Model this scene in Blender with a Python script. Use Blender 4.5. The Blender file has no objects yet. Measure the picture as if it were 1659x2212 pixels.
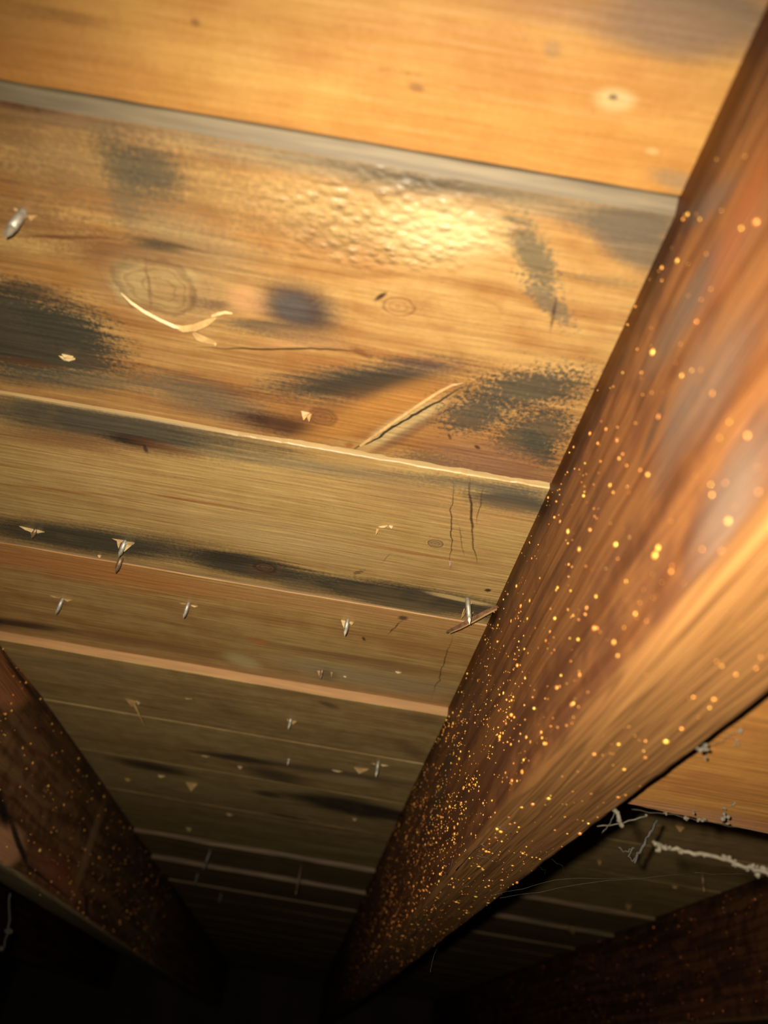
import bpy, bmesh, math, random
from mathutils import Vector, Matrix, noise as mnoise

# ------------------------------------------------------------------ camera, world, light
FW, FH, FPX = 1659.0, 2212.0, 1650.0      # photo frame and focal length in pixels
TH = math.radians(35.8)                   # angle between the view axis and the roof deck
PHI = math.radians(9.7)                   # roll of the hand-held phone
D = 0.235                                 # camera to underside of the deck, metres
CZ = 1.55                                 # camera height over the floor
ST, CT = math.sin(TH), math.cos(TH)
SP, CP = math.sin(PHI), math.cos(PHI)
CAM = Vector((0, 0, CZ))
H_AX = Vector((1, 0, 0))
N_AX = Vector((0, ST, -CT))
FWD = Vector((0, CT, ST))
X_IMG = CP * H_AX - SP * N_AX
Y_IMG = SP * H_AX + CP * N_AX

sc = bpy.context.scene
cam_data = bpy.data.cameras.new('camera')
cam = bpy.data.objects.new('camera', cam_data)
sc.collection.objects.link(cam)
m3 = Matrix((X_IMG, -Y_IMG, -FWD)).transposed()
cam.matrix_world = Matrix.Translation(CAM) @ m3.to_4x4()
cam_data.sensor_fit = 'HORIZONTAL'
cam_data.sensor_width = 36.0
cam_data.lens = 36.0 * FPX / FW
cam_data.clip_start = 0.005
cam_data.dof.use_dof = True
cam_data.dof.focus_distance = 0.43
cam_data.dof.aperture_fstop = cam_data.lens / 3.5     # 3.5 mm wide phone lens
sc.camera = cam

world = bpy.data.worlds.new('world')
sc.world = world
world.use_nodes = True
world.node_tree.nodes['Background'].inputs[0].default_value = (0.9, 0.75, 0.6, 1)
world.node_tree.nodes['Background'].inputs[1].default_value = 0.0006

flash = bpy.data.lights.new('phone_flash', 'SPOT')    # the phone's own flash, beside its lens
flash.energy = 16.0
flash.color = (1.0, 0.93, 0.80)
flash.spot_size = math.radians(116)
flash.spot_blend = 1.0
flash.shadow_soft_size = 0.0035
fl = bpy.data.objects.new('phone_flash', flash)
sc.collection.objects.link(fl)
fl.matrix_world = Matrix.Translation(CAM - 0.0135 * X_IMG - 0.0105 * Y_IMG) @ m3.to_4x4() @ Matrix.Rotation(math.radians(-5), 4, 'Y') @ Matrix.Rotation(math.radians(-11), 4, 'X')

vs = sc.view_settings
vs.view_transform = 'Standard'
vs.look = 'None'
vs.gamma = 1.0
vs.use_curve_mapping = False
vs.exposure = 0.0
sc.cycles.max_bounces = 2
sc.cycles.diffuse_bounces = 2
sc.cycles.glossy_bounces = 1
sc.cycles.transmission_bounces = 0
sc.cycles.caustics_reflective = False
sc.cycles.caustics_refractive = False
sc.cycles.adaptive_threshold = 0.025
sc.cycles.adaptive_min_samples = 16

COL = sc.collection
R = random.Random(11)

# ------------------------------------------------------------------ places
def ab(px, py):
    x, y = px - FW / 2, py - FH / 2
    return x * CP + y * SP, -x * SP + y * CP
def ray(px, py):
    a, b = ab(px, py)
    return Vector((a, b * ST + FPX * CT, -b * CT + FPX * ST))
def deck(px, py, w=D):                    # the spot on the deck underside
    r = ray(px, py)
    return CAM + r * (w / r.z)
def side(px, py, x):                      # the spot on a rafter's side face
    r = ray(px, py)
    return CAM + r * (x / r.x)
def vline(y829):                          # distance along the rafters of a plank joint
    return deck(829.5, y829).y
DZ = CZ + D

RX0, RX1 = 0.3226 * D, 0.3226 * D + 0.041       # rafter on the right of the bay
LX1 = -1.205 * D                                # left rafter's face towards the bay
LX0 = LX1 - 0.040
R3X0 = RX1 + 1.60 * D                           # next rafter on the right
L4X1 = LX0 - 1.60 * D
RZ = CZ + 0.424 * D                             # underside of the rafters

# ------------------------------------------------------------------ object helpers
def link(o, parent=None):
    COL.objects.link(o)
    if parent is not None:
        o.parent = parent
        o.matrix_parent_inverse = parent.matrix_basis.inverted()
    return o
def obj(name, bm, mats, parent=None, smooth=True, origin=None):
    """bm holds world coordinates; the object's origin goes to `origin` or the mesh centre"""
    me = bpy.data.meshes.new(name)
    if origin is None:
        lo = [min(v.co[i] for v in bm.verts) for i in range(3)]
        hi = [max(v.co[i] for v in bm.verts) for i in range(3)]
        origin = Vector([(l + h) / 2 for l, h in zip(lo, hi)])
    bmesh.ops.translate(bm, verts=bm.verts[:], vec=-Vector(origin))
    bm.to_mesh(me); bm.free()
    for f in me.polygons: f.use_smooth = smooth
    if not isinstance(mats, (list, tuple)): mats = [mats]
    for m in mats: me.materials.append(m)
    o = bpy.data.objects.new(name, me)
    o.location = origin
    return link(o, parent)
def empty(name, loc):
    o = bpy.data.objects.new(name, None)
    o.location = loc; o.empty_display_size = 0.02
    return link(o)
def tag(o, label=None, cat=None, group=None, kind=None):
    for k, v in (('label', label), ('category', cat), ('group', group), ('kind', kind)):
        if v: o[k] = v
    return o
def grid_faces(bm, rows, closed=False, mat=None):
    """rows: list of vertex rows of equal length; faces between them"""
    for r0, r1 in zip(rows, rows[1:]):
        n = len(r0)
        for j in range(n if closed else n - 1):
            k = (j + 1) % n
            f = bm.faces.new((r0[j], r0[k], r1[k], r1[j]))
            if mat: f.material_index = mat(j)
def tube(bm, pts, radii, seg=6, cap=True):
    rows = []
    prev = None
    for i, p in enumerate(pts):
        t = (pts[min(i + 1, len(pts) - 1)] - pts[max(i - 1, 0)]).normalized()
        if prev is None:
            u = t.orthogonal().normalized()
        else:
            u = (prev - t * prev.dot(t)).normalized()
        prev = u
        w = t.cross(u)
        rows.append([bm.verts.new(p + (u * math.cos(2 * math.pi * k / seg) + w * math.sin(2 * math.pi * k / seg)) * radii[i]) for k in range(seg)])
    grid_faces(bm, rows, closed=True)
    if cap:
        bm.faces.new(rows[0][::-1]); bm.faces.new(rows[-1])
    return rows
def nz(x, y, z=0.0): return mnoise.noise(Vector((x, y, z)))
def fbm(x, y, z=0.0):
    return nz(x, y, z) + 0.5 * nz(2.1 * x, 2.1 * y, z + 5) + 0.25 * nz(4.3 * x, 4.3 * y, z + 9)

# ------------------------------------------------------------------ node helpers
class NB:
    def __init__(self, name):
        self.m = bpy.data.materials.new(name)
        self.m.use_nodes = True
        self.t = self.m.node_tree
        self.bsdf = self.t.nodes['Principled BSDF']
    def n(self, kind, **kw):
        nd = self.t.nodes.new(kind)
        for k, v in kw.items(): setattr(nd, k, v)
        return nd
    def put(self, sock, v):
        if v is None: return
        if hasattr(v, 'is_output'): self.t.links.new(v, sock)
        else:
            if sock.type == 'RGBA' and len(v) == 3: v = (*v, 1)
            sock.default_value = v
    def math(self, op, a, b=None, c=None, clamp=False):
        nd = self.n('ShaderNodeMath', operation=op, use_clamp=clamp)
        for i, v in enumerate((a, b, c)): self.put(nd.inputs[i], v)
        return nd.outputs[0]
    def vmath(self, op, a, b=None):
        nd = self.n('ShaderNodeVectorMath', operation=op)
        self.put(nd.inputs[0], a); self.put(nd.inputs[1], b)
        return nd.outputs['Value'] if op in ('LENGTH', 'DOT_PRODUCT') else nd.outputs[0]
    def scale(self, v, s): return self.vmath('MULTIPLY', v, s)
    def noise(self, v, scale, detail=2.0, rough=0.55, dist=0.0):
        nd = self.n('ShaderNodeTexNoise')
        self.put(nd.inputs['Vector'], v)
        nd.inputs['Scale'].default_value = scale
        nd.inputs['Detail'].default_value = detail
        nd.inputs['Roughness'].default_value = rough
        nd.inputs['Distortion'].default_value = dist
        return nd.outputs[0]
    def ramp(self, v, lo, hi, a=0.0, b=1.0, smooth=True):
        nd = self.n('ShaderNodeMapRange', interpolation_type='SMOOTHSTEP' if smooth else 'LINEAR')
        self.put(nd.inputs[0], v)
        for i, x in enumerate((lo, hi, a, b)): nd.inputs[i + 1].default_value = x
        return nd.outputs[0]
    def mix(self, f, a, b, mode='MIX'):
        nd = self.n('ShaderNodeMix', data_type='RGBA', blend_type=mode)
        self.put(nd.inputs[0], f); self.put(nd.inputs[6], a); self.put(nd.inputs[7], b)
        return nd.outputs[2]
    def xyz(self, v):
        nd = self.n('ShaderNodeSeparateXYZ'); self.put(nd.inputs[0], v); return nd.outputs
    def vec(self, x, y, z=0.0):
        nd = self.n('ShaderNodeCombineXYZ')
        for i, v in enumerate((x, y, z)): self.put(nd.inputs[i], v)
        return nd.outputs[0]
    def mapping(self, v, loc, rot, scl):
        nd = self.n('ShaderNodeMapping', vector_type='TEXTURE')
        self.put(nd.inputs[0], v)
        nd.inputs[1].default_value = loc; nd.inputs[2].default_value = rot; nd.inputs[3].default_value = scl
        return nd.outputs[0]

def plain(name, col, rough=0.6, metal=0.0, vary=0.15, scale=120.0, spec=0.5, stretch=1.0):
    b = NB(name)
    tc = b.n('ShaderNodeTexCoord').outputs['Object']
    if stretch != 1.0: tc = b.scale(tc, (stretch, 1, 1))
    f = b.noise(tc, scale, 3)
    c = b.mix(b.ramp(f, 0.3, 0.7), tuple(x * (1 - vary) for x in col), tuple(min(1, x * (1 + vary)) for x in col))
    b.put(b.bsdf.inputs['Base Color'], c)
    b.bsdf.inputs['Roughness'].default_value = rough
    b.bsdf.inputs['Metallic'].default_value = metal
    b.bsdf.inputs['Specular IOR Level'].default_value = spec
    return b.m

# wood stain colours (pigment of the wood itself)
GRY = (0.07, 0.055, 0.033); DGR = (0.05, 0.037, 0.023); BRN = (0.17, 0.065, 0.022)
RED = (0.40, 0.15, 0.04); PAL = (0.66, 0.45, 0.18); DK = (0.028, 0.017, 0.011)
PCH = (0.66, 0.34, 0.13); PUR = (0.12, 0.07, 0.05); ORA = (0.58, 0.25, 0.055); OLV = (0.26, 0.18, 0.08)
LGR = (0.30, 0.23, 0.13)

def wood(name, seed, c_dark, c_light, coords, to2d, warp=(), stains=(), knots=(), rings=40.0, ring_amt=0.35, rough=0.48,
         bump=0.25, goose=None, streak=1.0, spec=0.5, gain=1.0, win=None, fib=0.6):
    """coords(b) -> (P, q): P grain space vector (x along the grain), q = 2D vector (along, across, 0) in world metres.
    stains: (px1,py1,px2,py2,halfwidth_px,colour,opacity,soft,a_low,a_fine,a_grain); to2d maps a pixel to (along, across)."""
    b = NB(name)
    P, q = coords(b)
    sx, sy, sz = b.xyz(P)
    # grain bends around the knots
    yeff = sy
    for (kx, ky, ka, kb) in warp:
        mp = b.mapping(q, (kx, ky, 0), (0, 0, 0), (ka, kb, 1))
        r = b.vmath('LENGTH', mp)
        g = b.math('POWER', 2.718, b.math('MULTIPLY', b.math('MULTIPLY', r, r), -1.0))
        dy = b.math('SUBTRACT', sy, ky)
        yeff = b.math('SUBTRACT', yeff, b.math('MULTIPLY', dy, b.math('MULTIPLY', g, 0.85)))
    G = b.vec(sx, yeff, sz)
    Gs = b.vmath('ADD', G, (seed * 1.37, seed * 0.71, seed * 0.33))
    nl = b.math('SUBTRACT', b.noise(b.scale(Gs, (11, 34, 34)), 1.0, 2), 0.5)
    nf = b.math('SUBTRACT', b.noise(b.vmath('ADD', q, (seed, seed, 0)), 520.0, 3, 0.78), 0.5)
    ng = b.math('SUBTRACT', b.noise(b.scale(Gs, (22, 420, 420)), 1.0, 3, 0.6), 0.5)
    st = b.noise(b.scale(Gs, (2.6, 60, 60)), 1.0, 2, 0.6)
    # growth rings
    rw = b.math('MULTIPLY_ADD', nl, 1.3, b.math('MULTIPLY', yeff, rings))
    rw = b.math('MULTIPLY_ADD', b.noise(b.scale(Gs, (3, 9, 9)), 1.0, 1), 5.0, rw)
    rg = b.math('SINE', b.math('MULTIPLY', rw, 6.2832))
    rg = b.ramp(rg, 0.1, 1.0)
    mo = b.math('SUBTRACT', b.noise(b.vmath('ADD', q, (seed * 2, 0, 0)), 55.0, 2, 0.6), 0.5)
    tone = b.math('MULTIPLY_ADD', mo, 0.8, b.math('MULTIPLY_ADD', nl, 0.7, st))
    col = b.mix(b.ramp(tone, 0.5 - 0.26 / streak, 0.5 + 0.26 / streak), c_dark, c_light)
    col = b.mix(b.math('MULTIPLY', rg, ring_amt), col, b.mix(1.0, col, (0.52, 0.38, 0.30), 'MULTIPLY'))
    # fine fibres and pores
    k = b.math('MULTIPLY_ADD', ng, fib * gain, gain)
    k = b.math('MULTIPLY_ADD', nf, 0.30 * gain, k)
    pores = b.ramp(b.math('MULTIPLY_ADD', nf, 0.5, ng), -0.19, -0.27)
    col = b.mix(b.math('MULTIPLY', pores, 0.4), col, tuple(0.35 * c for c in c_dark))
    W = b.vmath('ADD', q, b.scale(b.vec(ng, nl, 0), (0.0, 0.004, 0)))
    W2 = b.vmath('ADD', q, b.scale(b.vec(mo, mo, 0), (0.006, 0.003, 0)))
    pat = b.ramp(b.math('MULTIPLY_ADD', mo, 0.8, nl), -0.30, -0.05, 0.88, 1.0)
    for s in stains:
        x1, y1, x2, y2, hw, c, op, soft, al, af, ag = s
        p1, p2 = to2d(x1, y1), to2d(x2, y2)
        mx, my = (x1 + x2) / 2, (y1 + y2) / 2
        ctr = to2d(mx, my)
        L = math.hypot(x2 - x1, y2 - y1)
        if L < 1e-6: nx, ny = -SP, CP
        else: nx, ny = -(y2 - y1) / L, (x2 - x1) / L
        e = to2d(mx + nx * hw, my + ny * hw)
        dx, dy = p2[0] - p1[0], p2[1] - p1[1]
        ln = math.hypot(dx, dy)
        ang = math.atan2(dy, dx)
        ex, ey = e[0] - ctr[0], e[1] - ctr[1]
        bb = abs(-math.sin(ang) * ex + math.cos(ang) * ey)
        if win:                                   # this stretch of the plank is out of the stain's reach
            reach = (1 + soft + 0.8 * (abs(al) + af + ag)) * math.hypot(max(ln / 2 + bb * 0.3, bb * 0.5) * math.cos(ang), bb * math.sin(ang)) + 0.008
            mid_ = (p1[0] + p2[0]) / 2
            if mid_ + reach < win[0] or mid_ - reach > win[1]: continue
        wv = b.n('ShaderNodeVectorMath', operation='MULTIPLY_ADD')
        b.put(wv.inputs[0], col); wv.inputs[1].default_value = (1e-7, 1e-7, 0); b.put(wv.inputs[2], W if al >= 0 else W2)
        mp = b.mapping(wv.outputs[0], ((p1[0] + p2[0]) / 2, (p1[1] + p2[1]) / 2, 0), (0, 0, ang), (max(ln / 2 + bb * 0.3, bb * 0.5), bb, 1))
        r = b.vmath('LENGTH', mp)
        if al: r = b.math('MULTIPLY_ADD', nl, abs(al) * 2.2, r)
        if af: r = b.math('MULTIPLY_ADD', nf, af * 2.2, r)
        if ag: r = b.math('MULTIPLY_ADD', ng, ag * 2.2, r)
        mk = b.ramp(r, 1 + soft, max(1 - soft, 0.0), 0.0, op)
        if hw > 10: mk = b.math('MULTIPLY', mk, pat)
        col = b.mix(mk, col, c)
    for (x, y, rx, ry, core, rim, op, fr) in knots:
        if win and not (win[0] - 0.05 < to2d(x, y)[0] < win[1] + 0.05): continue
        ctr = to2d(x, y); e1 = to2d(x + rx * CP, y + rx * SP); e2 = to2d(x - ry * SP, y + ry * CP)
        wv = b.n('ShaderNodeVectorMath', operation='MULTIPLY_ADD')
        b.put(wv.inputs[0], col); wv.inputs[1].default_value = (1e-7, 1e-7, 0); b.put(wv.inputs[2], W)
        mp = b.mapping(wv.outputs[0], (ctr[0], ctr[1], 0), (0, 0, 0), (math.hypot(e1[0] - ctr[0], e1[1] - ctr[1]), math.hypot(e2[0] - ctr[0], e2[1] - ctr[1]), 1))
        r = b.math('MULTIPLY_ADD', mo, 0.9, b.math('MULTIPLY_ADD', nl, 0.5, b.vmath('LENGTH', mp)))
        r = b.math('MULTIPLY_ADD', nf, 0.25, r)
        body = b.ramp(r, 1.05, 0.85, 0, op)
        col = b.mix(body, col, core)
        rr = b.ramp(b.math('SINE', b.math('MULTIPLY', r, fr)), 0.35, 1.0)
        fade = b.ramp(r, 2.0, 0.5, 0, 0.55 * op)
        col = b.mix(b.math('MULTIPLY', rr, fade), col, rim)
        ring = b.math('MULTIPLY', b.ramp(r, 0.82, 0.98), b.ramp(r, 1.2, 1.02))
        col = b.mix(b.math('MULTIPLY', ring, 0.75 * op), col, rim)
    col = b.mix(1.0, col, b.vec(k, k, k), 'MULTIPLY')
    b.put(b.bsdf.inputs['Base Color'], col)
    b.put(b.bsdf.inputs['Roughness'], b.math('MULTIPLY_ADD', nf, 0.25, rough))
    b.bsdf.inputs['Specular IOR Level'].default_value = spec
    h = b.math('MULTIPLY', b.noise(b.scale(P, (26, 420, 420)), 1.0, 1, 0.6), 0.0006)
    if goose:
        for (x, y, rx, ry, amp) in goose:      # pimpled skin where resin has crept out
            if win and not (win[0] - 0.09 < to2d(x, y)[0] < win[1] + 0.09): continue
            ctr = to2d(x, y); e1 = to2d(x + rx * CP, y + rx * SP); e2 = to2d(x - ry * SP, y + ry * CP)
            mp = b.mapping(q, (ctr[0], ctr[1], 0), (0, 0, 0), (math.hypot(e1[0] - ctr[0], e1[1] - ctr[1]), math.hypot(e2[0] - ctr[0], e2[1] - ctr[1]), 1))
            rr = b.math('MULTIPLY_ADD', nl, 1.0, b.vmath('LENGTH', mp))
            mk = b.ramp(rr, 1.15, 0.45)
            vo = b.n('ShaderNodeTexVoronoi'); vo.feature = 'SMOOTH_F1'
            b.put(vo.inputs['Vector'], b.vmath('ADD', b.scale(q, (0.75, 1.0, 1)), b.scale(b.vec(nf, nl, 0), (0.003, 0.003, 0))))
            vo.inputs['Scale'].default_value = 330.0
            vo.inputs['Smoothness'].default_value = 0.6
            big = b.noise(q, 150.0, 2)
            hh = b.math('MULTIPLY', b.math('MULTIPLY_ADD', vo.outputs[0], -0.9, b.math('MULTIPLY', big, 0.9)), mk)
            h = b.math('MULTIPLY_ADD', hh, amp, h)
            b.put(b.bsdf.inputs['Coat Weight'], mk); b.bsdf.inputs['Coat Roughness'].default_value = 0.38; b.bsdf.inputs['Coat IOR'].default_value = 1.6
    bp = b.n('ShaderNodeBump')
    bp.inputs['Strength'].default_value = min(1.0, bump * 2.5)
    bp.inputs['Distance'].default_value = 1.0
    b.put(bp.inputs['Height'], h)
    b.put(b.bsdf.inputs['Normal'], bp.outputs[0])
    return b.m

def deck2d(px, py):
    p = deck(px, py); return (p.x, p.y)
def plank_coords(org):
    def f(b):
        P = b.vmath('ADD', b.n('ShaderNodeTexCoord').outputs['Object'], tuple(org))
        s = b.xyz(P)
        return P, b.vec(s[0], s[1], 0.0)
    return f

# ------------------------------------------------------------------ roof deck
ceiling = tag(empty('ceiling', (0.2, 0.9, DZ)), 'underside of the roof deck of weathered planks with nail points', 'roof deck', kind='structure')
PLANKS = []
# (far joint as the image row on the frame's centre line, proud at near edge mm, proud at far edge mm, chamfer mm)
joints = [319, 984, 1306, 1506, 1632, 1728, 1803, 1879, 1930, 1976]
ys = [vline(319) - 0.292, vline(319) - 0.146] + [vline(j) for j in joints]
for extra in range(12): ys.append(ys[-1] + 0.147)
proud = [(0, 0), (1, 0), (3.2, 1.0), (2.3, 1.4), (2.3, 0.0), (6.8, 1.4), (1.7, 0.6), (0.5, 0.4), (0.3, 0.2), (4.5, 1), (6.5, 1), (3, 1)] + [(1.2, 0.8)] * 12
X0, X1 = -1.05, 1.5

S = lambda x1, y1, x2, y2, hw, c, op=0.9, soft=0.35, al=0.4, af=0.25, ag=0.3: (x1, y1, x2, y2, hw, c, op, soft, al, af, ag)
K2 = [deck2d(350, 610), deck2d(860, 648), deck2d(1000, 655), deck2d(880, 890)]
cfg = {}
cfg[1] = dict(gain=0.60, fib=0.22, c_dark=(0.50, 0.215, 0.045), c_light=(0.66, 0.345, 0.085), rings=14, ring_amt=0.06, rough=0.46, streak=0.6, stains=[
    S(1330, 10, 1660, 60, 85, (0.20, 0.135, 0.085), 0.95, 0.45, 0.3, 0.1, 0.1),
    S(1120, -10, 1660, 90, 55, (0.36, 0.20, 0.09), 0.5, 0.7, 0.4, 0.1, 0.2),
    S(-40, 60, 250, 130, 80, RED, 0.45, 0.8), S(60, 20, 240, 60, 14, BRN, 0.4, 0.7),
    S(886, 183, 915, 189, 8, (0.12, 0.07, 0.03), 0.8, 0.5, 0.2, 0.2, 0.1),
    S(1300, 205, 1362, 218, 24, PAL, 0.85, 0.5, 0.3, 0.3, 0.1), S(1318, 203, 1334, 206, 6, (0.10, 0.06, 0.03), 0.85, 0.5, 0.1, 0.1, 0.1),
    S(1185, 95, 1205, 110, 16, (0.30, 0.17, 0.08), 0.5, 0.7), S(1400, 322, 1420, 328, 8, PAL, 0.7, 0.5, 0, 0, 0),
    S(1420, 375, 1500, 400, 20, (0.25, 0.19, 0.11), 0.55, 0.6), S(415, 50, 430, 54, 7, BRN, 0.6, 0.5, 0, 0, 0),
    S(700, 150, 1450, 330, 30, (0.52, 0.22, 0.045), 0.5, 0.9)],
    knots=[])
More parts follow.
